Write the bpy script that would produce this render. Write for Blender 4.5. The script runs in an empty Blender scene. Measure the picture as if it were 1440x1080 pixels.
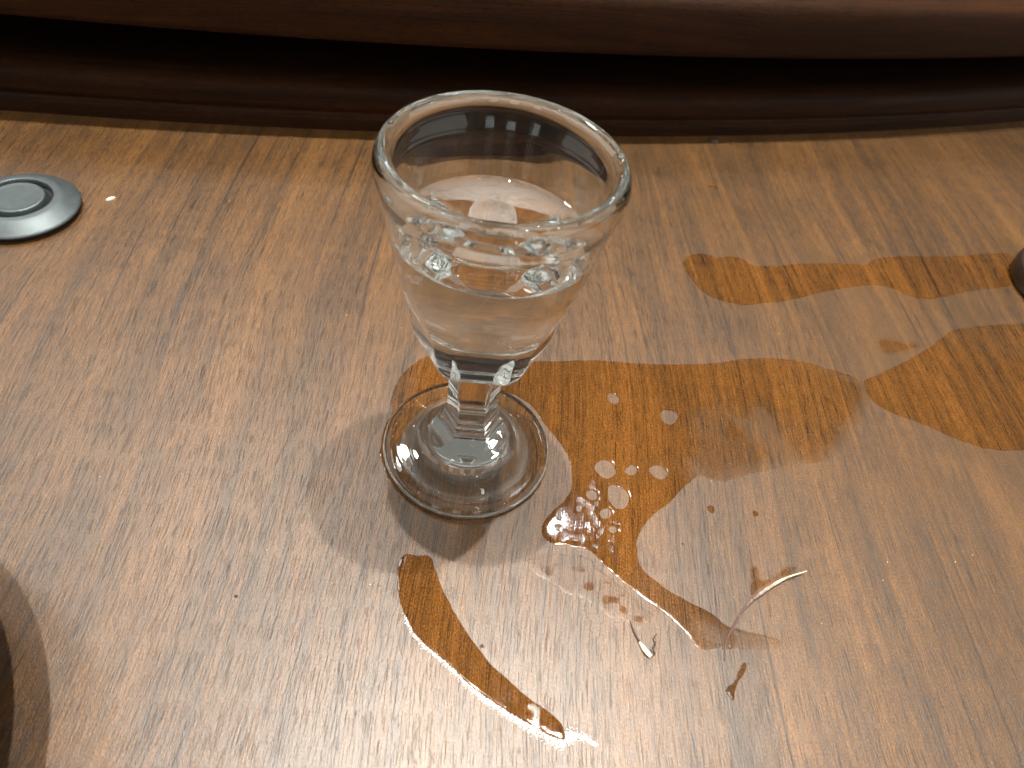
import bpy, bmesh, math, random
import numpy as np
from mathutils import Vector, Matrix

SC = bpy.context.scene
COL = SC.collection
MM = 1.0            # scene units per millimetre
K = MM * 1000.0
random.seed(7)
rng = np.random.default_rng(7)

# ------------------------------------------------------------------ camera
PITCH, ROLL = 0.8431, 0.1908
cam_d = bpy.data.cameras.new('camera')
cam = bpy.data.objects.new('camera', cam_d)
COL.objects.link(cam)
fw = Vector((0, math.cos(PITCH), -math.sin(PITCH)))
rt = Vector((1, 0, 0)); up = rt.cross(fw)
r2 = rt * math.cos(ROLL) + up * math.sin(ROLL)
u2 = up * math.cos(ROLL) - rt * math.sin(ROLL)
m = Matrix((r2, u2, -fw)).transposed().to_4x4()
m.translation = Vector((7.175, -90.92, 126.02)) * MM
cam.matrix_world = m
cam_d.sensor_fit = 'HORIZONTAL'; cam_d.sensor_width = 36.0
cam_d.lens = 36.0 * 987.45 / 1440.0
cam_d.clip_start = 0.005 * K; cam_d.clip_end = 50 * K
cam_d.dof.use_dof = True
cam_d.dof.focus_distance = 140 * MM
cam_d.dof.aperture_fstop = 28 / K
SC.camera = cam

# ------------------------------------------------------------------ world and lamps
world = bpy.data.worlds.new('World'); SC.world = world; world.use_nodes = True
wn = world.node_tree.nodes; wl = world.node_tree.links
bg = wn['Background']
wtc = wn.new('ShaderNodeTexCoord'); wsep = wn.new('ShaderNodeSeparateXYZ')
wr = wn.new('ShaderNodeValToRGB')
wl.new(wtc.outputs['Generated'], wsep.inputs[0]); wl.new(wsep.outputs['Z'], wr.inputs[0]); wl.new(wr.outputs[0], bg.inputs['Color'])
wr.color_ramp.elements[0].position = 0.0; wr.color_ramp.elements[0].color = (0.07, 0.064, 0.056, 1)
wr.color_ramp.elements[1].position = 1.0; wr.color_ramp.elements[1].color = (0.24, 0.235, 0.215, 1)
_e = wr.color_ramp.elements.new(0.35); _e.color = (0.13, 0.125, 0.112, 1)
bg.inputs['Strength'].default_value = 1.0

CAUST = True
def lamp(name, pos, power, diam, color=(1, 0.968, 0.89), spread=180, aim=(0, 0, 0)):
    d = bpy.data.lights.new(name, 'AREA'); d.shape = 'DISK'; d.size = diam * K
    d.energy = power * K * K; d.color = color; d.spread = math.radians(spread)
    d.cycles.is_caustics_light = CAUST
    o = bpy.data.objects.new(name, d); COL.objects.link(o)
    pos = tuple(x * K for x in pos)
    o.location = pos
    o.rotation_euler = (Vector(aim) * K - Vector(pos)).to_track_quat('-Z', 'Y').to_euler()
    return o
HL = 1.5
KEY = 21.5 / 10.2
AIM = dict(aim=(0.05, -0.05, 0), spread=60)          # downlights with a soft beam
lamp('ceiling_lamp', (-0.06 * HL, 0.10 * HL, HL), KEY, 0.024, **AIM)
lamp('ceiling_lamp', (0.144 * HL, 0.164 * HL, HL), KEY * 0.95, 0.024, **AIM)
lamp('ceiling_lamp', (0.11 * HL + 0.02, 0.60 * HL, HL), 2.6, 0.034, (0.9, 0.95, 1.0))
# smaller lamps further off, and two broad ones added to grey the left wood
for dx, dy, pw in ((-0.95, 0.75, 0.4), (-0.42, 0.54, 5.1), (-0.62, 0.36, 5.05), (0.9, -0.35, 1.2), (-0.55, -0.30, 1.5), (0.45, -0.55, 1.2), (-0.2, 2.2, 0.22), (0.25, 2.3, 0.22), (-0.62, 2.0, 0.22), (0.6, 2.1, 0.2), (1.2, 0.2, 0.6), (-1.3, 0.1, 0.6), (0.15, -1.1, 0.6), (-0.9, -0.9, 0.6), (1.0, -1.0, 0.6)):
    lamp('extra_lamp', (dx * HL, dy * HL, HL), pw, 0.20 if pw > 5 else 0.034, (0.98, 0.985, 0.94))
for a_, b_ in ((-0.9, 1.0), (-0.55, 1.25), (-0.2, 1.4), (-0.8, 1.6), (-0.4, 1.75), (-0.05, 1.9), (-1.1, 1.3)):
    lamp('chandelier_lamp', (a_ * HL, b_ * HL, HL), 0.16, 0.03, (1, 0.985, 0.95))
def panel(name, pos, w, h, radiance, color, aim=None):
    """large soft area light facing the table, for the windows and the added fills"""
    d = bpy.data.lights.new(name, 'AREA'); d.shape = 'RECTANGLE'; d.size = w * K; d.size_y = h * K
    d.energy = radiance * math.pi * w * h * K * K; d.color = color
    o = bpy.data.objects.new(name, d); COL.objects.link(o); o.location = tuple(x * K for x in pos)
    o.rotation_euler = (Vector(aim or (0, 0, 0)) - Vector(pos)).to_track_quat('-Z', 'Y').to_euler()
panel('added_side_fill', (-1.6, 0.0, 0.62), 2.4, 1.0, 1.3, (1, 0.98, 0.93))  # unseen glow added at each side to whiten the glass rim
panel('added_side_fill', (1.6, -0.2, 0.62), 2.4, 1.0, 1.2, (1, 0.98, 0.93))
panel('added_top_fill', (0.0, -1.05, 1.7), 3.4, 1.7, 0.55, (1, 0.98, 0.94), (0.0, -1.05, 0.0))  # broad overhead fill, added to brighten rim and near wood
for x_ in (-0.62, 0.05, 0.70):           # tall windows of the room behind the photographer
    panel('window_panel', (x_, -1.55, 0.85), 0.24, 0.75, 2.2, (0.88, 0.95, 1.0))
SC.view_settings.view_transform = 'Standard'
SC.view_settings.look = 'None'
SC.view_settings.exposure = 0.0
SC.view_settings.gamma = 1.0
cy = SC.cycles
cy.max_bounces = 16; cy.transmission_bounces = 16; cy.glossy_bounces = 12; cy.diffuse_bounces = 2; cy.transparent_max_bounces = 16
cy.caustics_refractive = True; cy.caustics_reflective = True
cy.blur_glossy = 0.3
cy.sample_clamp_indirect = 10.0
cy.use_denoising = True
cy.use_adaptive_sampling = True; cy.adaptive_threshold = 0.03

# ------------------------------------------------------------------ node helpers
def new_mat(name):
    mt = bpy.data.materials.new(name); mt.use_nodes = True
    nt = mt.node_tree
    return mt, nt, nt.nodes['Principled BSDF'], nt.nodes['Material Output']

def N(nt, typ, **kw):
    n = nt.nodes.new(typ)
    for k, v in kw.items(): setattr(n, k, v)
    return n

def math_n(nt, op, a, b=None, clamp=False):
    n = N(nt, 'ShaderNodeMath', operation=op, use_clamp=clamp)
    for i, x in enumerate((a, b)):
        if x is None: continue
        if isinstance(x, (int, float)): n.inputs[i].default_value = x
        else: nt.links.new(x, n.inputs[i])
    return n.outputs[0]

def noise(nt, vec, scale, detail=2.0, rough=0.5, dist=0.0):
    mp = N(nt, 'ShaderNodeMapping'); mp.inputs['Scale'].default_value = scale
    nt.links.new(vec, mp.inputs['Vector'])
    n = N(nt, 'ShaderNodeTexNoise'); n.inputs['Scale'].default_value = 1.0
    n.inputs['Detail'].default_value = detail; n.inputs['Roughness'].default_value = rough
    n.inputs['Distortion'].default_value = dist
    nt.links.new(mp.outputs[0], n.inputs['Vector'])
    return n.outputs['Fac']

def ramp(nt, fac, stops):
    n = N(nt, 'ShaderNodeValToRGB'); cr = n.color_ramp
    while len(cr.elements) < len(stops): cr.elements.new(0.5)
    for e, (p, c) in zip(cr.elements, stops):
        e.position = p
        e.color = (c, c, c, 1) if isinstance(c, (int, float)) else (*c, 1)
    nt.links.new(fac, n.inputs[0])
    return n.outputs[0]

def mix(nt, fac, a, b, blend='MIX'):
    n = N(nt, 'ShaderNodeMix', data_type='RGBA', blend_type=blend)
    for sock, x in ((n.inputs[0], fac), (n.inputs[6], a), (n.inputs[7], b)):
        if isinstance(x, (int, float)): sock.default_value = x
        elif isinstance(x, tuple): sock.default_value = (*x, 1)
        else: nt.links.new(x, sock)
    return n.outputs[2]

def mixf(nt, fac, a, b):
    n = N(nt, 'ShaderNodeMix', data_type='FLOAT')
    for sock, x in ((n.inputs[0], fac), (n.inputs[2], a), (n.inputs[3], b)):
        if isinstance(x, (int, float)): sock.default_value = x
        else: nt.links.new(x, sock)
    return n.outputs[0]

GRAIN = math.radians(97.5)
def wood(name, wet=False, polar=False, tone=1.0):
    """walnut veneer; coordinates in millimetres, y along the grain"""
    mt, nt, bs, out = new_mat(name)
    L = nt.links.new
    geo = N(nt, 'ShaderNodeNewGeometry')
    if polar:        # grain follows the round edge: x = height and radius, y = arc length
        sub = N(nt, 'ShaderNodeVectorMath', operation='SUBTRACT'); sub.inputs[1].default_value = (-0.46 * K, 1.45 * K, 0)
        L(geo.outputs['Position'], sub.inputs[0])
        sp = N(nt, 'ShaderNodeSeparateXYZ'); L(sub.outputs[0], sp.inputs[0])
        ang = math_n(nt, 'ARCTAN2', sp.outputs[0], math_n(nt, 'MULTIPLY', sp.outputs[1], -1.0))
        rad = math_n(nt, 'SQRT', math_n(nt, 'ADD', math_n(nt, 'MULTIPLY', sp.outputs[0], sp.outputs[0]), math_n(nt, 'MULTIPLY', sp.outputs[1], sp.outputs[1])))
        cb = N(nt, 'ShaderNodeCombineXYZ')
        L(math_n(nt, 'MULTIPLY', sp.outputs[2], 1.0 / MM), cb.inputs[0])
        L(math_n(nt, 'MULTIPLY', ang, 1390.0), cb.inputs[1])
        L(math_n(nt, 'MULTIPLY', rad, 1.0 / MM), cb.inputs[2])
        base = cb.outputs[0]
    else:
        mp = N(nt, 'ShaderNodeMapping'); mp.inputs['Rotation'].default_value = (0, 0, math.pi / 2 - GRAIN)
        mp.inputs['Scale'].default_value = (1 / MM, 1 / MM, 0)
        L(geo.outputs['Position'], mp.inputs['Vector'])
        base = mp.outputs[0]
    # slow waviness of the grain
    w1 = noise(nt, base, (0.010, 0.006, 0.02), 1)
    off = math_n(nt, 'MULTIPLY', math_n(nt, 'SUBTRACT', w1, 0.5), 22.0)
    cb2 = N(nt, 'ShaderNodeCombineXYZ'); L(off, cb2.inputs[0])
    add = N(nt, 'ShaderNodeVectorMath', operation='ADD'); L(base, add.inputs[0]); L(cb2.outputs[0], add.inputs[1])
    v = add.outputs[0]
    broad = noise(nt, v, (0.045, 0.0028, 0.05), 2, 0.5)
    mid = noise(nt, v, (0.33, 0.007, 0.3), 3, 0.6)
    fine = noise(nt, v, (2.6, 0.022, 1.5), 3, 0.65)
    fib = noise(nt, base, (6.0, 0.34, 5.0), 2, 0.65)
    pore_a = noise(nt, v, (4.2, 0.11, 2.5), 1, 0.5, 0.08)
    pore_b = noise(nt, v, (6.5, 0.22, 4.0), 1, 0.5)
    speck = noise(nt, base, (4.0, 2.2, 4.0), 1, 0.6)
    figure = noise(nt, base, (0.16, 0.05, 0.1), 2, 0.6, 0.6)
    tonev = math_n(nt, 'ADD', math_n(nt, 'MULTIPLY', broad, 0.27), math_n(nt, 'ADD', math_n(nt, 'MULTIPLY', mid, 0.22), math_n(nt, 'MULTIPLY', fine, 0.33)))
    tonev = math_n(nt, 'ADD', tonev, math_n(nt, 'MULTIPLY', figure, 0.18))
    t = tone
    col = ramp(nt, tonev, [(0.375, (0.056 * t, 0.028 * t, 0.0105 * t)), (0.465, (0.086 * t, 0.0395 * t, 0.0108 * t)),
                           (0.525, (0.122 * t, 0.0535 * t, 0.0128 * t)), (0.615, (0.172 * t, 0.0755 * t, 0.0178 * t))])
    lines = noise(nt, v, (1.5, 0.0065, 0.9), 2, 0.6)
    col = mix(nt, 1.0, col, ramp(nt, lines, [(0.31, 0.42), (0.39, 1.0), (0.60, 1.0), (0.70, 1.15)]), 'MULTIPLY')
    # fibre flecks
    fl = ramp(nt, fib, [(0.30, 0.50), (0.50, 1.0), (0.70, 1.42)])
    col = mix(nt, 0.85, col, fl, 'MULTIPLY')
    col = mix(nt, 1.0, col, ramp(nt, speck, [(0.32, 0.62), (0.5, 1.0), (0.68, 1.42)]), 'MULTIPLY')
    pm = math_n(nt, 'MAXIMUM', ramp(nt, pore_a, [(0.63, 0.0), (0.665, 1.0)]), math_n(nt, 'MULTIPLY', ramp(nt, pore_b, [(0.62, 0.0), (0.675, 1.0)]), 0.7))
    pk = math_n(nt, 'MULTIPLY', pm, ramp(nt, mid, [(0.40, 1.0), (0.62, 0.35)]))
    col = mix(nt, math_n(nt, 'MULTIPLY', pk, 0.85), col, (0.010, 0.006, 0.004))
    # satin lacquer relief
    hgt = math_n(nt, 'SUBTRACT', math_n(nt, 'MULTIPLY', fib, 0.35), math_n(nt, 'MULTIPLY', pm, 0.8))
    hgt = math_n(nt, 'ADD', hgt, math_n(nt, 'MULTIPLY', speck, 0.55))
    bp = N(nt, 'ShaderNodeBump'); bp.inputs['Distance'].default_value = 0.075 * MM
    L(hgt, bp.inputs['Height'])
    smudge = noise(nt, base, (0.03, 0.035, 0.03), 2, 0.6)
    if wet:
        at = N(nt, 'ShaderNodeAttribute', attribute_name='wet')
        wv = at.outputs['Fac']
        col_w = mix(nt, 1.0, col, (1.08, 0.95, 0.86), 'MULTIPLY')
        col = mix(nt, wv, col, col_w)
        L(mixf(nt, wv, mixf(nt, smudge, 0.38, 0.46), 0.05), bs.inputs['Roughness'])
        L(mixf(nt, wv, 1.72, 1.36), bs.inputs['IOR'])
        L(mixf(nt, wv, 0.8, 0.04), bp.inputs['Strength'])
    else:
        L(mixf(nt, smudge, *((0.55, 0.7) if polar else (0.38, 0.46))), bs.inputs['Roughness'])
        bp.inputs['Strength'].default_value = 0.8
        bs.inputs['IOR'].default_value = 1.22 if polar else 1.72
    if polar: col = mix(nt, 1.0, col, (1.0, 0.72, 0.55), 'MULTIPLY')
    L(col, bs.inputs['Base Color']); L(bp.outputs[0], bs.inputs['Normal'])
    return mt

def simple(name, col, rough=0.5, metal=0.0, bump=0.0, bscale=3.0, vary=0.15, ior=1.5):
    mt, nt, bs, out = new_mat(name)
    geo = N(nt, 'ShaderNodeNewGeometry')
    mp = N(nt, 'ShaderNodeMapping'); mp.inputs['Scale'].default_value = (1 / MM,) * 3
    nt.links.new(geo.outputs['Position'], mp.inputs['Vector'])
    n1 = noise(nt, mp.outputs[0], (bscale,) * 3, 3, 0.6)
    n2 = noise(nt, mp.outputs[0], (bscale * 0.12,) * 3, 3, 0.6)
    f = math_n(nt, 'ADD', math_n(nt, 'MULTIPLY', n1, 0.5), math_n(nt, 'MULTIPLY', n2, 0.5))
    lo = tuple(c * (1 - vary) for c in col); hi = tuple(min(1, c * (1 + vary)) for c in col)
    nt.links.new(ramp(nt, f, [(0.35, lo), (0.65, hi)]), bs.inputs['Base Color'])
    nt.links.new(mixf(nt, n2, rough * 0.85, rough * 1.15), bs.inputs['Roughness'])
    bs.inputs['Metallic'].default_value = metal; bs.inputs['IOR'].default_value = ior
    if bump:
        bp = N(nt, 'ShaderNodeBump'); bp.inputs['Distance'].default_value = bump * MM; bp.inputs['Strength'].default_value = 0.7
        nt.links.new(n1, bp.inputs['Height']); nt.links.new(bp.outputs[0], bs.inputs['Normal'])
    return mt

def glass(name, ior, col=(1, 1, 1), relief=0.0):
    mt = bpy.data.materials.new(name); mt.use_nodes = True
    nt = mt.node_tree; nt.nodes.remove(nt.nodes['Principled BSDF'])
    g = N(nt, 'ShaderNodeBsdfGlass'); g.inputs['IOR'].default_value = ior
    g.inputs['Color'].default_value = (*col, 1); g.inputs['Roughness'].default_value = 0.0
    if relief:
        geo = N(nt, 'ShaderNodeNewGeometry')
        mp = N(nt, 'ShaderNodeMapping'); mp.inputs['Scale'].default_value = (1 / MM,) * 3
        nt.links.new(geo.outputs['Position'], mp.inputs['Vector'])
        h = noise(nt, mp.outputs[0], (0.16, 0.16, 0.07), 2, 0.4)
        bp = N(nt, 'ShaderNodeBump'); bp.inputs['Distance'].default_value = relief * MM; bp.inputs['Strength'].default_value = 1.0
        nt.links.new(h, bp.inputs['Height']); nt.links.new(bp.outputs[0], g.inputs['Normal'])
    nt.links.new(g.outputs[0], nt.nodes['Material Output'].inputs['Surface'])
    return mt

M = {
    'wood': wood('walnut_veneer'),
    'wet': wood('wet_walnut_veneer', wet=True),
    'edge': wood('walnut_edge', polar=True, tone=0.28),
    'moulding': wood('shaded_walnut_moulding', polar=True, tone=0.2),  # edge walnut darkened further, shade of the recess put into its colour
    'glass': glass('clear_glass', 1.50, (0.985, 0.995, 0.988), 0.06),
    'liq_side': glass('liquid_against_glass', 1.345 / 1.50),
    'liq_top': glass('liquid_surface', 1.345),
    'steel': simple('satin_grey_metal', (0.12, 0.14, 0.145), 0.48, 0.65, 0.04, 4.0, 0.12),
    'rubber': simple('black_rubber', (0.012, 0.012, 0.013), 0.5),
    'lacquer': simple('dark_brown_lacquer', (0.030, 0.017, 0.011), 0.32, 0, 0.01, 1.0, 0.3),
    'umber': simple('worn_brown_top', (0.05, 0.034, 0.025), 0.5, 0, 0.02, 2.0, 0.3),
    'foam': simple('white_froth', (0.80, 0.79, 0.76), 0.25, 0, 0, 3.0, 0.05, 1.33),  # white covers both foam and lamp glints on droplets
    'crumb': simple('pale_crumb', (0.75, 0.68, 0.52), 0.55, 0, 0.03, 3.0, 0.15),
    'dark_crumb': simple('dark_crumb', (0.05, 0.03, 0.02), 0.6),
}
def fibre_mat():
    mt, nt, bs, out = new_mat('dried_plant_fibre')
    geo = N(nt, 'ShaderNodeNewGeometry'); sp = N(nt, 'ShaderNodeSeparateXYZ'); nt.links.new(geo.outputs['Position'], sp.inputs[0])
    mp = N(nt, 'ShaderNodeMapping'); mp.inputs['Scale'].default_value = (1 / MM,) * 3
    nt.links.new(geo.outputs['Position'], mp.inputs['Vector'])
    n = noise(nt, mp.outputs[0], (0.9, 0.9, 0.9), 3, 0.6)
    # the upper stretch is bleached, the lower soaked brown
    k = math_n(nt, 'ADD', math_n(nt, 'MULTIPLY', sp.outputs[1], 1.0 / MM / 14), 28.0 / 14)
    k = math_n(nt, 'ADD', math_n(nt, 'MULTIPLY', math_n(nt, 'SUBTRACT', n, 0.5), 1.2), k)
    nt.links.new(ramp(nt, k, [(0.25, (0.12, 0.06, 0.05)), (0.5, (0.38, 0.28, 0.22)), (0.75, (0.72, 0.62, 0.46))]), bs.inputs['Base Color'])
    bs.inputs['Roughness'].default_value = 0.35
    return mt
M['fibre'] = fibre_mat()

# ------------------------------------------------------------------ mesh helpers
def link_mesh(name, verts, faces, mats, parent=None, smooth=True, mat_idx=None, origin=(0, 0, 0)):
    me = bpy.data.meshes.new(name)
    o3 = Vector(origin)
    me.from_pydata([tuple((Vector(p) - o3) * MM) for p in verts], [], faces)
    for mt in (mats if isinstance(mats, (list, tuple)) else [mats]): me.materials.append(mt)
    if mat_idx is not None: me.polygons.foreach_set('material_index', mat_idx)
    me.polygons.foreach_set('use_smooth', [smooth] * len(me.polygons))
    me.update()
    o = bpy.data.objects.new(name, me); COL.objects.link(o)
    o.location = o3 * MM
    if parent is not None:
        o.parent = parent
        o.location = (o3 * MM) - parent.location
    return o

def empty(name, loc):
    o = bpy.data.objects.new(name, None); COL.objects.link(o); o.location = Vector(loc) * MM; o.empty_display_size = 10 * MM
    return o

def tag(o, label=None, cat=None, group=None, kind=None):
    for k, x in (('label', label), ('category', cat), ('group', group), ('kind', kind)):
        if x: o[k] = x
    return o

def dense(pts, sub):
    """Catmull-Rom through profile rows of any width"""
    P = np.array(pts, float); out = []
    n = len(P)
    for i in range(n - 1):
        p0, p1, p2, p3 = P[max(i - 1, 0)], P[i], P[i + 1], P[min(i + 2, n - 1)]
        # centripetal-ish tangents limited by the segment length so nothing overshoots
        d = np.linalg.norm((p2 - p1)[:2])
        a = np.linalg.norm((p1 - p0)[:2]) or d; b = np.linalg.norm((p3 - p2)[:2]) or d
        m1 = ((p2 - p1) / d * a + (p1 - p0) / a * d) / (a + d) * d if i > 0 else (p2 - p1)
        m2 = ((p3 - p2) / b * d + (p2 - p1) / d * b) / (d + b) * d if i < n - 2 else (p2 - p1)
        for k in range(sub):
            t = k / sub
            out.append((2*t**3-3*t*t+1)*p1 + (t**3-2*t*t+t)*m1 + (-2*t**3+3*t*t)*p2 + (t**3-t*t)*m2)
    out.append(P[-1])
    return np.array(out)

def lathe(prof, c=(0, 0), seg=128, close_start=False, close_end=False):
    """rows (r, z) -> verts, faces; outward normals when the profile runs up the outside"""
    verts, faces = [], []
    th = np.linspace(0, 2 * math.pi, seg, endpoint=False)
    for r, z in prof:
        for a in th: verts.append((c[0] + r * math.cos(a), c[1] + r * math.sin(a), z))
    n = len(prof)
    for i in range(n - 1):
        for j in range(seg):
            k = (j + 1) % seg
            faces.append((i*seg+j, i*seg+k, (i+1)*seg+k, (i+1)*seg+j))
    if close_start: faces.append(tuple(reversed(range(seg))))
    if close_end: faces.append(tuple((n-1)*seg + j for j in range(seg)))
    return verts, faces

# ------------------------------------------------------------------ table and turntable
CX, CY = -460.0, 1450.0
def ring_sector(name, prof, a0, a1, seg, mat, parent=None):
    """a turned edge swept round the table's centre"""
    verts, faces = [], []
    n = len(prof)
    for j in range(seg + 1):
        a = a0 + (a1 - a0) * j / seg
        for r, z in prof: verts.append((CX + r * math.cos(a), CY + r * math.sin(a), z))
    for j in range(seg):
        for i in range(n - 1):
            faces.append((j*n+i, (j+1)*n+i, (j+1)*n+i+1, j*n+i+1))
    return link_mesh(name, verts, faces, mat, parent, True)

tp = [(1.0, 0.0), (400, 0.0), (800, 0.0), (1000, 0.0)] + [(1040.0 + 30 * q, 0.0) for q in range(28)] + [(1895, 0.0), (1898, -1.0), (1899.5, -4), (1899.5, -34), (1897, -38), (1700, -38), (1400, -38), (1000, -38), (400, -38), (1, -38)]
vts, fcs = [], []
n = len(tp); seg = 360
for j in range(seg):
    a = 2 * math.pi * j / seg
    for r, z in tp: vts.append((CX + r * math.cos(a), CY + r * math.sin(a), z))
for j in range(seg):
    k = (j + 1) % seg
    for i in range(n - 1): fcs.append((j*n+i, j*n+i+1, k*n+i+1, k*n+i))
fcs = [tuple(reversed(f)) for f in fcs]
table = link_mesh('table_top', vts, fcs, M['wood'], smooth=False)
table.cycles.is_caustics_receiver = CAUST
tag(table, 'walnut veneered round dining table top with spilled liquid', 'table', kind='structure')

sus = empty('lazy_susan', (CX, CY, 0))
tag(sus, 'large dark walnut turntable behind the glass, its rounded edge overhanging a black gap', 'turntable')
disc_prof = [(0.5, 30), (400, 30), (800, 30), (1100, 30), (1250, 30), (1320, 30), (1360, 30), (1380, 30), (1390.5, 30), (1392.5, 30.4), (1393.7, 31.6), (1394, 33), (1394, 45.2), (1393.4, 47.0), (1392, 48.1), (1390, 48.5), (1380, 48.5), (1360, 48.5), (1320, 48.5), (1250, 48.5), (1100, 48.5), (800, 48.5), (400, 48.5), (0.5, 48.5)]
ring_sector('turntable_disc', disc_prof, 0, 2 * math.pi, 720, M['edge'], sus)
base_prof = [(1340, 14.6), (1378, 14.6), (1383, 14.5), (1386.0, 13.9), (1388.0, 12.6), (1388.8, 10.8), (1389.0, 9.0), (1388.9, 6.6), (1388.5, 5.6), (1388.9, 4.8), (1389.8, 4.4), (1390, 3.6), (1390, 1.6), (1390, 0.02)]
base_prof = [tuple(r) for r in dense(base_prof, 3)]
base_prof.reverse()
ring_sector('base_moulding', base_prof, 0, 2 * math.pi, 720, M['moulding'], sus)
gap_prof = [(1341, 0.02), (1341, 30.0)]
ring_sector('gap_shade_wall', gap_prof, 0, 2 * math.pi, 360, M['rubber'], sus)  # added wall, coloured black for the shade in the gap

# ------------------------------------------------------------------ stemmed glass
HEX0 = math.radians(-82)
SEG = 288
def smin(a, b, k):
    h = np.clip(0.5 + 0.5 * (b - a) / k, 0, 1)
    return b * (1 - h) + a * h - k * h * (1 - h)
BIG = 60.0
# rows: round radius, height, flat-to-centre distance of the six facets
outer = [(0.05, 1.7, BIG), (8, 1.55, BIG), (12.5, 1.1, BIG), (15.2, 0.32, BIG), (16.2, 0.08, BIG), (17.1, 0.22, BIG),
         (17.75, 0.65, BIG), (18.0, 1.2, BIG), (17.95, 1.8, BIG), (17.5, 2.45, BIG), (16.7, 3.0, BIG), (15.7, 3.35, BIG), (14.0, 3.6, 20), (12.0, 4.0, 14),
         (10.3, 4.7, 13), (9.0, 6.2, 9.6), (8.1, 8.0, 7.75), (7.45, 9.6, 6.75), (7.0, 10.7, 6.15), (6.85, 11.4, 5.85), (6.75, 11.9, 5.75),
         (6.1, 12.35, 5.2), (6.0, 12.8, 5.1), (5.95, 13.3, 5.05), (5.45, 13.9, 4.65), (5.3, 14.5, 4.5), (5.25, 16.5, 4.45), (5.3, 21, 4.5), (5.5, 25.5, 4.68), (5.75, 28.8, 4.9),
         (6.2, 30.0, 5.3), (7.6, 30.8, 6.6), (9.5, 31.9, 8.4), (11.1, 33.5, 9.95), (12.05, 35.4, 10.95), (12.65, 37.6, 11.6), (13.1, 39.8, 12.05),
         (13.5, 42, 12.35), (14.15, 46, 13.3), (14.75, 49.5, 14.4), (15.25, 52, 15.6), (15.95, 55, 18), (16.95, 60, 30), (17.7, 64, 40), (18.1, 66.4, BIG), (18.55, 68.0, BIG),
         (18.85, 69.4, BIG), (18.8, 70.9, BIG), (18.35, 72.1, BIG), (17.7, 72.75, BIG), (16.85, 72.6, BIG), (16.25, 71.9, BIG), (15.95, 70.6, BIG),
         (15.85, 68.6, BIG), (15.75, 66, BIG), (15.45, 62.5, BIG)]
ZW, RISE = 58.3, 0.85                    # level of the liquid and how far it climbs the wall
inner = [(15.45, 62.5), (15.03, ZW + RISE), (14.2, 54.5), (13.3, 50), (12.65, 47.4), (12.15, 45.6), (11.5, 44.2), (10.5, 43.0), (8.9, 42.1), (6.5, 41.5), (3.5, 41.2), (0.05, 41.1)]
od = dense(outer, 6)
idn = dense(inner, 8)
ci = 8                                   # index of the contact line in the dense inner profile
th = np.linspace(0, 2 * math.pi, SEG, endpoint=False)
phi = (th - HEX0 + math.pi / 6) % (math.pi / 3) - math.pi / 6

def rev(rows):
    vs = []
    for row in rows:
        r = np.full(SEG, row[0])
        if len(row) > 2 and row[2] < BIG * 0.9:
            k = 0.11
            r = np.where(row[2] / np.cos(phi) > row[0] + 2 * k, r, smin(r, row[2] / np.cos(phi), k))
        vs.extend(zip((r * np.cos(th)).tolist(), (r * np.sin(th)).tolist(), [row[1]] * SEG))
    return vs
def quads(n, off=0):
    f = []
    for i in range(n - 1):
        for j in range(SEG):
            k = (j + 1) % SEG
            f.append((off+i*SEG+j, off+i*SEG+k, off+(i+1)*SEG+k, off+(i+1)*SEG+j))
    return f
gl = empty('liqueur_glass', (0, 0, 0))
tag(gl, 'small clear stemmed shot glass with thick rolled rim, standing on the wet table', 'glass')
i_foot = next(i for i, r in enumerate(od) if r[1] > 11.9 and i > 60)
i_stem = next(i for i, r in enumerate(od) if r[1] > 30.0)
i_rim = next(i for i, r in enumerate(od) if r[1] > 66.4)
rows_foot = od[:i_foot + 1]; rows_stem = od[i_foot:i_stem + 1]
rows_bowl = od[i_stem:i_rim + 1]; rows_rim = od[i_rim:]
in_dry = [(r, z) for r, z in idn[:ci + 1]]
# one continuous skin, cut into its parts along shared rings: smooth normals are kept across the cuts
full_rows = [tuple(r) for r in od] + [(r, z, BIG) for r, z in in_dry[1:]]
full_v = np.array(rev(full_rows)); nrow = len(full_rows)
G = full_v.reshape(nrow, SEG, 3)
du = np.roll(G, -1, 1) - np.roll(G, 1, 1)
dv = np.zeros_like(G); dv[1:-1] = G[2:] - G[:-2]; dv[0] = G[1] - G[0]; dv[-1] = G[-1] - G[-2]
NR = np.cross(du, dv); NR /= np.maximum(np.linalg.norm(NR, axis=2, keepdims=True), 1e-12)
NR[0] = (0, 0, -1)
def glass_part(name, a, b, extra=None):
    vs = G[a:b + 1].reshape(-1, 3).tolist(); ns = NR[a:b + 1].reshape(-1, 3).tolist()
    o = link_mesh(name, vs, quads(b - a + 1), M['glass'], gl)
    o.data.normals_split_custom_set_from_vertices(ns)
    o.cycles.is_caustics_caster = CAUST
    return o
n_out = len(od)
glass_part('foot', 0, i_foot)
glass_part('stem', i_foot, i_stem)
glass_part('bowl', i_stem, i_rim)
glass_part('rim', i_rim, nrow - 1)

# ------------------------------------------------------------------ liquid in the glass
side = [tuple(r) for r in idn[ci:]]
side.reverse()                           # from the bottom centre up to the contact line
Rw = side[-1][0]
top = []
for k in range(1, 40):
    q = k / 39
    r = Rw * (1 - q) ** 1.6
    top.append((max(r, 0.05), ZW + RISE * math.exp(-(Rw - r) / 1.15)))
rows = side + top
lv = rev(rows); lf = quads(len(rows))
mi = [0] * ((len(side) - 1) * SEG) + [1] * (len(top) * SEG)
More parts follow.
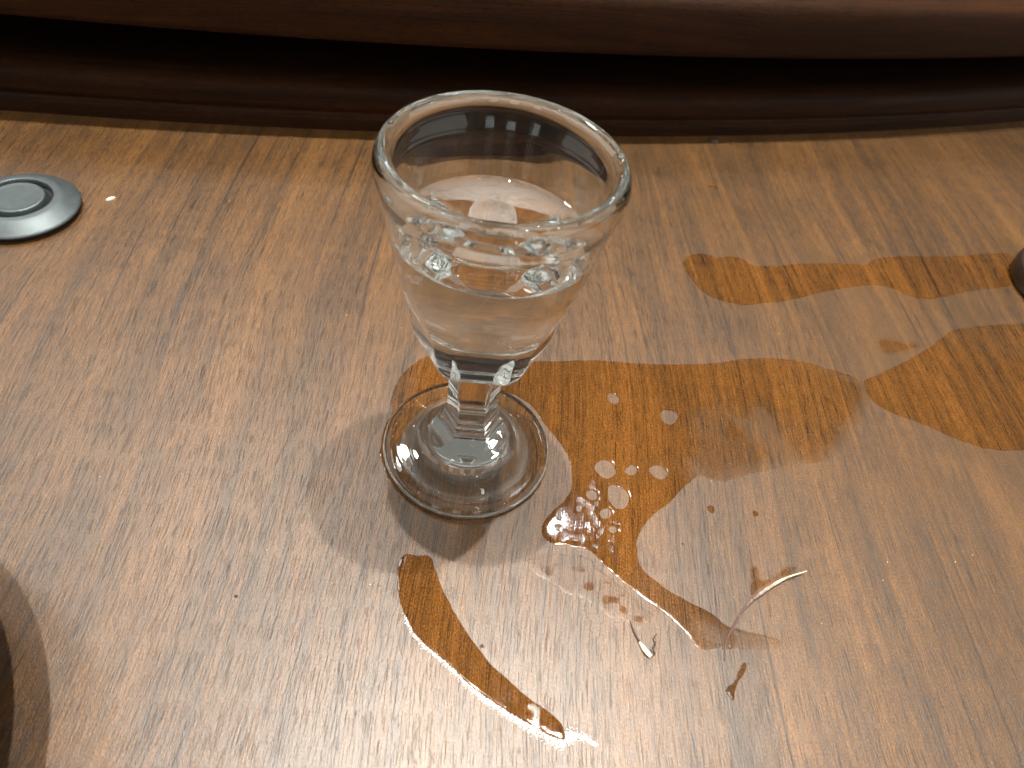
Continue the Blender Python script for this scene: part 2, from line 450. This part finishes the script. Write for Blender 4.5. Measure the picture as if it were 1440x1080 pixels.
# the sharp edge at the contact line keeps its own normals
def rownorm(rs):
    A = np.array(rev(rs)).reshape(len(rs), SEG, 3)
    du = np.roll(A, -1, 1) - np.roll(A, 1, 1); dv = np.zeros_like(A)
    dv[1:-1] = A[2:] - A[:-2]; dv[0] = A[1] - A[0]; dv[-1] = A[-1] - A[-2]
    n_ = np.cross(du, dv); return n_ / np.maximum(np.linalg.norm(n_, axis=2, keepdims=True), 1e-12)
liq = link_mesh('clear_liquid', lv, lf, [M['liq_side'], M['liq_top']], None, True, mi)
ns_side = rownorm(side); ns_top = rownorm([side[-1]] + top)
loops = []
for p in liq.data.polygons:
    for vi in p.vertices:
        i, j = divmod(vi, SEG)
        if p.material_index == 0: loops.append(tuple(ns_side[i, j]))
        else: loops.append(tuple(ns_top[i - len(side) + 1, j]))
liq.data.normals_split_custom_set(loops)
liq.cycles.is_caustics_caster = CAUST
tag(liq, 'clear colourless spirit filling the stemmed shot glass three quarters', 'drink')

# ------------------------------------------------------------------ spilled liquid on the table
POLY = {
 'main': [ (-19.5,8.7),(-19.6,14.4),(-18.0,20.2),(-14.6,25.4),(-8.3,28.9),(2.4,29.7),(10.4,29.9),(18.3,32.0),(25.4,34.4),(38.2,36.3),(54.0,40.0),(60.8,43.3),(68.6,46.7),(78.5,48.8),(86.1,48.5),(93.6,47.3),(99.3,45.2),(98.9,40.1),(94.4,31.3),(89.6,22.7),(83.8,16.1),(75.8,13.4),(69.6,10.5),(61.8,6.9),(56.4,3.7),(52.7,5.2),(49.4,2.1),(46.6,-2.3),(43.7,-5.7),(40.7,-9.3),(38.8,-13.2),(38.6,-17.0),(39.2,-20.4),(42.3,-23.0),(48.0,-25.8),(53.6,-27.0),(56.3,-29.4),(59.7,-29.8),(63.5,-29.7),(67.3,-30.0),(66.9,-31.8),(61.5,-33.1),(55.3,-34.0),(50.5,-35.3),(49.0,-32.2),(45.1,-29.6),(39.5,-26.6),(34.8,-23.4),(31.6,-20.9),(30.0,-19.2),(27.9,-18.7),(24.7,-18.9),(20.0,-19.2),(18.5,-16.4),(20.2,-12.1),(22.6,-8.8),(24.1,-5.5),(23.7,-0.9),(22.7,3.7),(19.9,7.4),(16.7,10.4),(13.1,15.6),(9.0,18.1),(4.1,18.7),(-2.6,17.7),(-9.1,16.0),(-14.0,11.4),(-16.1,4.5),(-17.4,2.1) ],
 'crescent': [ (-7.3,-27.4),(-7.9,-30.3),(-6.5,-35.1),(-4.5,-38.7),(-1.7,-42.4),(1.0,-44.1),(4.7,-46.0),(8.4,-48.1),(12.5,-50.7),(16.3,-52.0),(20.0,-53.5),(24.0,-54.7),(27.4,-55.4),(27.2,-53.8),(26.2,-52.4),(24.3,-51.0),(20.2,-49.4),(16.6,-47.3),(13.0,-45.1),(9.1,-41.8),(5.8,-38.2),(2.7,-34.4),(0.0,-30.4),(-2.0,-26.3),(-4.4,-27.4) ],
 'far': [ (49.7,81.4),(52.2,86.0),(57.2,88.6),(61.5,87.3),(64.1,89.2),(68.5,89.9),(71.7,86.6),(77.7,88.1),(83.9,91.1),(94.4,95.1),(104.8,97.5),(109.6,98.9),(112.0,102.9),(122.2,107.2),(139.0,112.1),(157.3,119.8),(163.0,120.9),(164.8,116.6),(159.8,105.3),(154.2,100.8),(142.7,96.3),(133.1,90.5),(125.2,86.7),(121.2,86.3),(116.8,88.3),(113.3,89.9),(106.0,87.8),(92.2,80.7),(81.7,73.4),(74.0,70.5),(68.2,67.4),(62.7,67.2),(56.4,68.8),(52.8,73.4) ],
 'right': [ (97.5,45.7),(100.7,47.9),(107.5,53.1),(113.9,58.7),(120.6,64.7),(126.3,70.9),(130.1,74.9),(137.2,77.9),(146.6,81.5),(161.1,86.6),(156.8,64.3),(143.8,36.5),(136.3,31.9),(128.0,29.9),(121.7,30.5),(115.3,32.6),(111.1,34.5),(105.3,35.4),(99.9,37.9),(97.5,41.3) ],
 'sliver': [ (104.3,63.7),(106.9,65.1),(110.2,65.1),(115.5,65.1),(120.2,65.7),(116.9,62.9),(112.3,60.1),(107.2,57.4),(104.8,58.6) ],
 'smear': [ (15.9,-24.2),(23.4,-20.3),(28.0,-20.4),(31.1,-22.6),(34.9,-25.2),(40.2,-28.2),(43.7,-30.4),(39.6,-33.3),(35.5,-32.3),(29.9,-30.3),(24.1,-28.3),(19.0,-26.3) ],
 'stem_stain': [ (61.6,-16.4),(63.3,-14.9),(64.4,-16.3),(64.0,-18.2),(66.5,-17.3),(68.9,-14.6),(72.2,-13.3),(72.3,-14.3),(70.1,-16.0),(66.8,-18.1),(64.1,-20.0),(62.1,-22.6),(60.9,-22.9),(61.9,-20.5) ],
 'tail_stain': [ (59.0,-36.0),(59.9,-35.7),(59.7,-37.5),(58.0,-39.5),(57.3,-41.3),(56.9,-43.4),(56.4,-42.7),(55.4,-42.0),(55.9,-40.8),(57.1,-40.2),(58.1,-37.8) ],
}
HOLES = [ (31.2,1.6,2.45),(36.8,2.5,1.32),(43.1,3.7,1.83),(45.6,20.6,2.15),(31.8,22.6,1.61),(34.1,-5.1,2.70),(31.5,-9.6,1.24),(33.5,-13.1,0.92),(28.5,-5.8,1.26) ]

def smooth_closed(pts, it=3):
    P = np.array(pts, float)
    for _ in range(it):
        Q = np.roll(P, -1, 0)
        P = np.stack([0.75 * P + 0.25 * Q, 0.25 * P + 0.75 * Q], 1).reshape(-1, 2)
    return P

def sdf(P, X, Y):
    """signed distance, positive inside polygon P"""
    d2 = np.full(X.shape, 1e9); ins = np.zeros(X.shape, bool)
    A = P; B = np.roll(P, -1, 0)
    for (ax, ay), (bx, by) in zip(A, B):
        ex, ey = bx - ax, by - ay
        L2 = ex * ex + ey * ey
        if L2 < 1e-9: continue
        t = np.clip(((X - ax) * ex + (Y - ay) * ey) / L2, 0, 1)
        d2 = np.minimum(d2, (X - ax - t * ex) ** 2 + (Y - ay - t * ey) ** 2)
        if ay != by:
            c = ((ay > Y) != (by > Y)) & (X < (bx - ax) * (Y - ay) / (by - ay) + ax)
            ins ^= c
    d = np.sqrt(d2)
    return np.where(ins, d, -d)

def vnoise(X, Y, s, seed):
    r = np.random.default_rng(seed); T = r.random((64, 64))
    x = X * s + 17.3; y = Y * s + 9.1
    xi = np.floor(x).astype(int); yi = np.floor(y).astype(int); fx = x - xi; fy = y - yi
    fx = fx * fx * (3 - 2 * fx); fy = fy * fy * (3 - 2 * fy)
    g = lambda a, b: T[a % 64, b % 64]
    return (g(xi, yi) * (1 - fx) + g(xi + 1, yi) * fx) * (1 - fy) + (g(xi, yi + 1) * (1 - fx) + g(xi + 1, yi + 1) * fx) * fy

def film(name, key, step, wet_fn, holes=(), height=0.16, edge=1.6, wob=0.35, z0=0.045):
    P = smooth_closed(POLY[key], 2)
    lo = P.min(0) - 1.5; hi = P.max(0) + 1.5
    xs = np.arange(lo[0], hi[0], step); ys = np.arange(lo[1], hi[1], step)
    X, Y = np.meshgrid(xs, ys, indexing='ij')
    D = sdf(P, X, Y)
    for hx, hy, hr in holes:
        hd = np.hypot(X - hx, (Y - hy)) - hr * (1 + 0.5 * (vnoise(X, Y, 0.45, 5) - 0.5))
        D = np.minimum(D, hd)
    D = D + wob * (vnoise(X, Y, 0.35, 3) - 0.5) + 0.5 * wob * (vnoise(X, Y, 1.1, 4) - 0.5)
    Wt = wet_fn(X, Y, D)
    q = np.clip(D / edge, 0, 1); prof = np.sqrt(np.clip(1 - (1 - q) ** 2, 0, 1))
    Z = z0 + height * prof * np.clip(Wt, 0.05, 1) + 0.004 * (vnoise(X, Y, 0.5, 8) - 0.5) * q
    nx, ny = X.shape
    idx = -np.ones(X.shape, int); verts = []; wets = []
    inside = D > 0
    for i, j in zip(*np.nonzero(inside)):
        idx[i, j] = len(verts); verts.append((X[i, j], Y[i, j], Z[i, j])); wets.append(Wt[i, j])
    cut = {}
    def edge_pt(a, b):
        key_ = (a, b) if a < b else (b, a)
        if key_ not in cut:
            da, db = D[a], D[b]; t = da / (da - db)
            cut[key_] = len(verts)
            verts.append((X[a] + t * (X[b] - X[a]), Y[a] + t * (Y[b] - Y[a]), z0 * 0.6)); wets.append(Wt[a] + t * (Wt[b] - Wt[a]))
        return cut[key_]
    faces = []
    cnt = inside[:-1, :-1].astype(int) + inside[1:, :-1] + inside[1:, 1:] + inside[:-1, 1:]
    for i, j in zip(*np.nonzero(cnt)):
        cs = [(i, j), (i + 1, j), (i + 1, j + 1), (i, j + 1)]
        if cnt[i, j] == 4:
            faces.append([idx[c] for c in cs]); continue
        f = []
        for a, b in zip(cs, cs[1:] + cs[:1]):
            if inside[a]: f.append(idx[a])
            if inside[a] != inside[b]: f.append(edge_pt(a, b))
        if len(f) >= 3: faces.append([int(x) for x in f])
    faces = [[int(x) for x in f] for f in faces]
    o = link_mesh(name, verts, faces, M['wet'])
    o.cycles.is_caustics_receiver = CAUST
    at = o.data.attributes.new('wet', 'FLOAT', 'POINT'); at.data.foreach_set('value', np.clip(wets, 0, 1).astype(np.float32))
    return o, P

def sstep(a, b, x):
    t = np.clip((x - a) / (b - a), 0, 1); return t * t * (3 - 2 * t)

def wet_main(X, Y, D):
    # thick round the glass, half dried away to the right, thin in the trailing tail
    w = np.ones_like(X)
    n_ = (vnoise(X, Y, 0.14, 21) - 0.5)
    dry = sstep(44, 60, X + n_ * 22) * sstep(37, 24, Y + n_ * 10)
    w = w - 0.5 * dry
    w = np.minimum(w, 1 - 0.30 * sstep(60, 85, X))
    tail = sstep(-14, -24, Y) * sstep(30, 46, X + n_ * 8)
    w = np.minimum(w, 1 - 0.35 * tail)
    w = np.minimum(w, 1 - 0.5 * sstep(-12, -17, X + n_ * 6))
    w = w - 0.25 * sstep(0.56, 0.74, vnoise(X + 0.5 * Y, Y, 0.13, 36)) * sstep(46, 54, X) * sstep(34, 26, Y)
    foam = sstep(0.62, 0.72, vnoise(X, Y, 0.8, 33)) * sstep(6, -8, Y) * sstep(38, 32, X) * 0.35
    w = np.clip(w - foam, 0.0, 1)
    soft = np.maximum(0.45 * sstep(52, 60, X), sstep(74, 88, X)) * sstep(46, 40, Y - 0.04 * X)
    w = w * (1 - 0.9 * soft * (1 - sstep(0.0, 5.0, D)))
    return np.clip(w, 0, 1)
pm_, P_main = film('spilled_puddle', 'main', 0.42, wet_main, HOLES, 0.06, 1.0)
tag(pm_, 'wide wet patch with small dried round spots, spreading from the foot of the shot glass', 'puddle', 'spilled liquid on the table')
def wet_cres(X, Y, D):
    n_ = vnoise(X, Y, 0.9, 41)
    return np.clip(1 - 0.55 * sstep(19, 23, X + (n_ - 0.5) * 4) * sstep(0.35, 0.6, n_) - 0.12 * sstep(0.6, 0.9, vnoise(X, Y, 0.5, 42)), 0.2, 1)
POLY['ring'] = [(18.6 * math.cos(k * 0.2618) - 0.3, 18.4 * math.sin(k * 0.2618) + 0.2) for k in range(24)]
pg_, _ = film('spilled_puddle', 'ring', 0.35, lambda X, Y, D: np.clip(0.35 + 0.6 * sstep(13, 15, np.hypot(X, Y)), 0, 1), (), 0.02, 1.0, 0.4, 0.02)
tag(pg_, 'thin wet ring trapped under the foot of the shot glass', 'puddle', 'spilled liquid on the table')
pc_, P_cres = film('spilled_puddle', 'crescent', 0.28, wet_cres, (), 0.08, 1.0)
tag(pc_, 'crescent shaped wet streak with frothy white edge in front of the shot glass', 'puddle', 'spilled liquid on the table')
pf_, _ = film('spilled_puddle', 'far', 0.5, lambda X, Y, D: np.clip(0.97 - 0.25 * sstep(0.6, 0.8, vnoise(X, Y, 0.2, 51)), 0, 1), (), 0.03)
tag(pf_, 'long narrow wet patch furthest back, running up to the dark round object', 'puddle', 'spilled liquid on the table')
pr_, _ = film('spilled_puddle', 'right', 0.5, lambda X, Y, D: np.clip(0.85 - 0.3 * sstep(120, 135, X + 12 * vnoise(X, Y, 0.1, 61)) * sstep(60, 72, Y), 0, 1), (), 0.03)
tag(pr_, 'pointed wet patch cut off by the right edge of the picture', 'puddle', 'spilled liquid on the table')
ps_, _ = film('spilled_puddle', 'sliver', 0.35, lambda X, Y, D: 0.5 * sstep(0, 1.5, D), (), 0.03)
tag(ps_, 'small half dried wet sliver between the two wet patches', 'puddle', 'spilled liquid on the table')
pt_, _ = film('spilled_puddle', 'smear', 0.35, lambda X, Y, D: np.clip((0.15 + 0.55 * sstep(0.4, 0.75, vnoise(X, Y, 0.6, 71))) * sstep(0, 2.2, D), 0, 1), (), 0.02, 0.8, 1.2)
tag(pt_, 'faint reddish drying smear just below the shot glass shadow', 'puddle', 'spilled liquid on the table')
pq_, _ = film('spilled_puddle', 'stem_stain', 0.2, lambda X, Y, D: np.clip(0.45 + 0.5 * (vnoise(X, Y, 0.7, 72) - 0.3), 0.1, 1) * sstep(-0.2, 0.8, D), (), 0.03, 0.8, 0.8)
tag(pq_, 'small wet stain along the upper side of the long curved fibre', 'puddle', 'spilled liquid on the table')
pu_, _ = film('spilled_puddle', 'tail_stain', 0.15, lambda X, Y, D: 0.75 + 0 * X, (), 0.08, 0.7, 0.3)
tag(pu_, 'tiny forked wet stain below the lower end of the long curved fibre', 'puddle', 'spilled liquid on the table')

# froth: tiny bubbles, white for foam and for painted lamp glints, gathered along the lower edge of the crescent, joined in one part of it
def froth(name, pts, parent, mat):
    dome_v, dome_f = [], []
    for ring, (rr, zz) in enumerate(((1.0, 0.0), (0.80, 0.55), (0.42, 0.88))):
        for k in range(6):
            a = math.pi / 3 * k + 0.5 * ring; dome_v.append((rr * math.cos(a), rr * math.sin(a), zz))
    dome_v.append((0, 0, 1.0))
    for r_ in range(2):
        for k in range(6): dome_f.append((r_*6+k, r_*6+(k+1) % 6, r_*6+6+(k+1) % 6, r_*6+6+k))
    for k in range(6): dome_f.append((12+k, 12+(k+1) % 6, 18))
    V, F = [], []
    for x, y, z, r in pts:
        b = len(V)
        V += [(x + r * p[0], y + r * p[1], z + r * 0.7 * p[2]) for p in dome_v]
        F += [tuple(b + i for i in f) for f in dome_f]
    o = link_mesh(name, V, F, mat, parent)
    o['kind'] = 'stuff'
    return o
low_edge = np.array(POLY['crescent'][3:14], float)
seglen = np.linalg.norm(np.diff(low_edge, axis=0), axis=1); cum = np.concatenate([[0], np.cumsum(seglen)])
fp = []
for _ in range(3600):
    s = rng.random() ** 0.62 * cum[-1]
    i = min(np.searchsorted(cum, s) - 1, len(seglen) - 1); i = max(i, 0)
    t = (s - cum[i]) / seglen[i]
    p = low_edge[i] * (1 - t) + low_edge[i + 1] * t
    d = (low_edge[i + 1] - low_edge[i]) / seglen[i]; nrm = np.array([d[1], -d[0]])
    width = 0.25 + 0.75 * s / cum[-1]
    q = p + nrm * (rng.normal(0.25, 0.6) * width)
    fp.append((q[0], q[1], 0.01, 0.035 + 0.085 * rng.random() ** 2))
for _ in range(420):                     # foam running on past the tip
    s = rng.random(); q = (27.2 + 5.5 * s + rng.normal(0, .3), -54.6 - 0.5 * s + 0.8 * math.sin(3 * s) + rng.normal(0, .55 * (1 - s) + .1))
    fp.append((q[0], q[1], 0.01, 0.05 + 0.10 * rng.random() ** 2))
froth('froth', fp, pc_, M['foam'])

def drop(x, y, r, label, mat, h=0.45, ell=1.0, rot=0.0, cat='drop', name='liquid_drop'):
    prof = [(1, 0.0), (0.97, 0.25), (0.85, 0.6), (0.6, 0.88), (0.3, 0.98), (0.02, 1.0)]
    v_, f_ = lathe([(p * r, 0.02 + z * h * r) for p, z in prof], (0, 0), 20)
    c, s = math.cos(rot), math.sin(rot)
    v_ = [(x + c * a * ell - s * b, y + s * a * ell + c * b, z) for a, b, z in
          ((a * (1 + 0.12 * math.sin(3 * math.atan2(b, a) + x)), b * (1 + 0.1 * math.cos(2 * math.atan2(b, a) + y)), z) for a, b, z in v_)]
    o = link_mesh(name, v_, f_, mat, None, True, origin=(x, y, 0))
    if mat is M['wet']:
        at = o.data.attributes.new('wet', 'FLOAT', 'POINT'); at.data.foreach_set('value', [1.0] * len(v_))
    return tag(o, label, cat)
drop(54.7, -3.4, 0.85, 'larger brown drop right of the dried patch on bare wood', M['wet'], 0.25)
drop(64.6, -2.3, 0.65, 'smaller brown drop on bare wood above the long fibre', M['wet'], 0.25)
drop(61.7, 126.9, 1.1, 'flat reddish drop far back near the turntable', M['wet'], 0.15, 1.5, 0.3)
drop(10.8, -42.1, 0.32, 'tiny dark speck beside the crescent wet streak', M['dark_crumb'], 0.6, cat='speck', name='dark_speck')
drop(-34.5, -41.7, 0.30, 'tiny dark speck on the bare pale wood left of the crescent', M['dark_crumb'], 0.6, cat='speck', name='dark_speck')
drop(48.2, -13.3, 0.22, 'tiny dark speck on the dried patch below the puddle', M['dark_crumb'], 0.6, cat='speck', name='dark_speck')
drop(63.6, 158.6, 1.3, 'dark crumb lying against the foot of the turntable moulding', M['dark_crumb'], 0.7, 1.6, 0.4, cat='crumb', name='dark_crumb')
drop(-111.9, 60.4, 0.55, 'pale grain of food beside the grey metal disc', M['crumb'], 1.0, 2.4, 0.95, cat='crumb', name='food_crumb')

# ------------------------------------------------------------------ fibres
def tube(name, path, radii, label, cat, mat, lift=None, flat=1.0, parent=None):
    P = dense([(x, y, 0) for x, y in path], 6)
    R = np.interp(np.linspace(0, 1, len(P)), np.linspace(0, 1, len(radii)), radii)
    Zl = np.interp(np.linspace(0, 1, len(P)), np.linspace(0, 1, len(lift or [0, 0])), lift or [0, 0])
    V, F = [], []; ns = 8
    for i, p in enumerate(P):
        d = P[min(i + 1, len(P) - 1)] - P[max(i - 1, 0)]; d = d / np.linalg.norm(d)
        nrm = np.array([-d[1], d[0]])
        for k in range(ns):
            a = 2 * math.pi * k / ns
            V.append((p[0] + nrm[0] * R[i] * math.cos(a), p[1] + nrm[1] * R[i] * math.cos(a), Zl[i] + 0.03 + R[i] * flat * (1 + math.sin(a))))
    for i in range(len(P) - 1):
        for k in range(ns):
            F.append((i*ns+k, i*ns+(k+1) % ns, (i+1)*ns+(k+1) % ns, (i+1)*ns+k))
    F.append(tuple(range(ns))); F.append(tuple((len(P)-1)*ns + k for k in reversed(range(ns))))
    F = [tuple(reversed(f)) for f in F]
    o = link_mesh(name, V, F, mat, parent)
    if label: tag(o, label, cat)
    return o
tube('plant_fibre', [(55.6, -36.4), (56.1, -32.9), (58.1, -28.7), (60.8, -24.5), (64.7, -20.6), (68.8, -17.4), (73.9, -14.6)],
     [0.10, 0.16, 0.20, 0.22, 0.24, 0.38, 0.34, 0.20, 0.07], 'long thin curved fibre, white at its upper end, lying on the table', 'fibre', M['fibre'], [0.1, 0.05, 0.05, 0.3, 0.7, 0.9], 0.7)
fr = empty('fibre_fragment', (40, -35.5, 0))
tag(fr, 'short broken fibre with a pale thick end and a dark tuft', 'fibre')
tube('shaft', [(37.7, -32.1), (38.4, -34.0), (39.5, -35.9)], [0.12, 0.2, 0.24], None, None, M['fibre'], [0, 0.15], 0.8, fr)
tube('pale_end', [(39.5, -35.9), (40.8, -37.5), (41.7, -38.3)], [0.26, 0.5, 0.55, 0.42], None, None, M['crumb'], [0.1, 0.1], 0.55, fr)
for a, b, c_ in (((42.9, -33.6), (42.2, -34.9), (42.6, -36.0)), ((41.9, -34.6), (42.6, -35.6), (42.1, -36.7)), ((42.8, -35.2), (42.0, -36.4), (42.6, -37.6)), ((41.6, -36.9), (42.4, -37.5), (42.0, -38.2))):
    tube('tuft_strand', [a, b, c_], [0.07, 0.1, 0.07], None, None, M['dark_crumb'], [0, 0.1], 1, fr)

# ------------------------------------------------------------------ grey metal disc at the left
dm = empty('metal_disc', (-129.6, 48.9, 0))
tag(dm, 'satin grey metal disc with recessed ring and dark underside, lying on the table', 'disc')
c = (-129.6, 48.9)
v_, f_ = lathe(dense([(0.05, 0.03), (13.0, 0.03), (13.5, 0.25), (13.9, 0.9), (14.0, 1.3), (13.7, 1.45), (13.0, 1.45)], 2), c, 120)
link_mesh('rubber_base', v_, f_, M['rubber'], dm, origin=(*c, 0))
v_, f_ = lathe(dense([(13.6, 1.42), (14.25, 1.5), (14.45, 1.75), (14.3, 2.05), (13.6, 2.5), (12.2, 3.3), (10.8, 4.0), (10.2, 4.2), (9.6, 4.25), (8.9, 4.3), (8.55, 4.2), (8.4, 3.9), (8.3, 2.5)], 3), c, 120)
link_mesh('bevelled_ring', v_, f_, M['steel'], dm, origin=(*c, 0))
v_, f_ = lathe(dense([(8.4, 2.4), (7.6, 2.2), (7.0, 2.5)], 3), c, 120)
link_mesh('recessed_ring', v_, f_, M['rubber'], dm, origin=(*c, 0))
v_, f_ = lathe(dense([(7.05, 2.4), (6.95, 2.8), (6.75, 3.9), (6.6, 4.35), (6.3, 4.5), (5.6, 4.45), (4.8, 4.42), (2.0, 4.42), (0.05, 4.42)], 3), c, 120)
link_mesh('centre_plate', v_, f_, M['steel'], dm, origin=(*c, 0))

# ------------------------------------------------------------------ dark round object at the right edge
rc = (177.2, 104.0)
ro = empty('dark_round_base', (*rc, 0))
tag(ro, 'dark round lacquered base with brown top, cut off by the right edge', 'coaster')
v_, f_ = lathe(dense([(0.05, 0.1), (18.6, 0.1), (19.6, 0.6), (20, 2.0), (20, 5.0), (19.7, 5.9), (19, 6.3)], 3), rc, 120)
link_mesh('side_wall', v_, f_, M['lacquer'], ro, origin=(*rc, 0))
v_, f_ = lathe(dense([(19.05, 6.28), (18.4, 6.6), (17.4, 6.7), (16.1, 6.4), (15.4, 5.9), (5, 5.8), (0.05, 5.8)], 3), rc, 120)
link_mesh('top_face', v_, f_, M['umber'], ro, origin=(*rc, 0))

# ------------------------------------------------------------------ dark bowl beyond the left edge
bc = (-104.4, -89.8)
bo = empty('dark_bowl', (*bc, 0))
tag(bo, 'dark brown shallow bowl at the left edge, its round shadow on the table', 'bowl')
v_, f_ = lathe(dense([(0.05, 2.0), (20, 2.0), (22, 0.1), (24.5, 0.1), (25.5, 2.2), (33, 4.2), (43, 9), (51, 16.5), (55.2, 21.7), (56.4, 23.4), (56.5, 24.0), (55.9, 24.5), (55.0, 24.0), (53.5, 22.0)], 4), bc, 128)
link_mesh('outer_shell', v_, f_, M['lacquer'], bo, origin=(*bc, 0))
v_, f_ = lathe(dense([(53.5, 22.0), (50, 17.8), (42, 10.6), (32, 6.4), (22, 4.4), (10, 3.9), (0.05, 3.8)], 4), bc, 128)
link_mesh('inner_face', v_, f_, M['lacquer'], bo, origin=(*bc, 0))

# ------------------------------------------------------------------ dust specks strewn over the table
dust = []
for _ in range(130):
    x, y = rng.uniform(-150, 170), rng.uniform(-75, 140)
    if math.hypot(x, y) < 20 or math.hypot(x + 129.6, y - 48.9) < 17: continue
    dust.append((x, y, 0.01, 0.04 + 0.09 * rng.random() ** 3))
tag(froth('dust', dust, None, M['crumb']), 'fine pale dust specks scattered over the table top', 'dust')
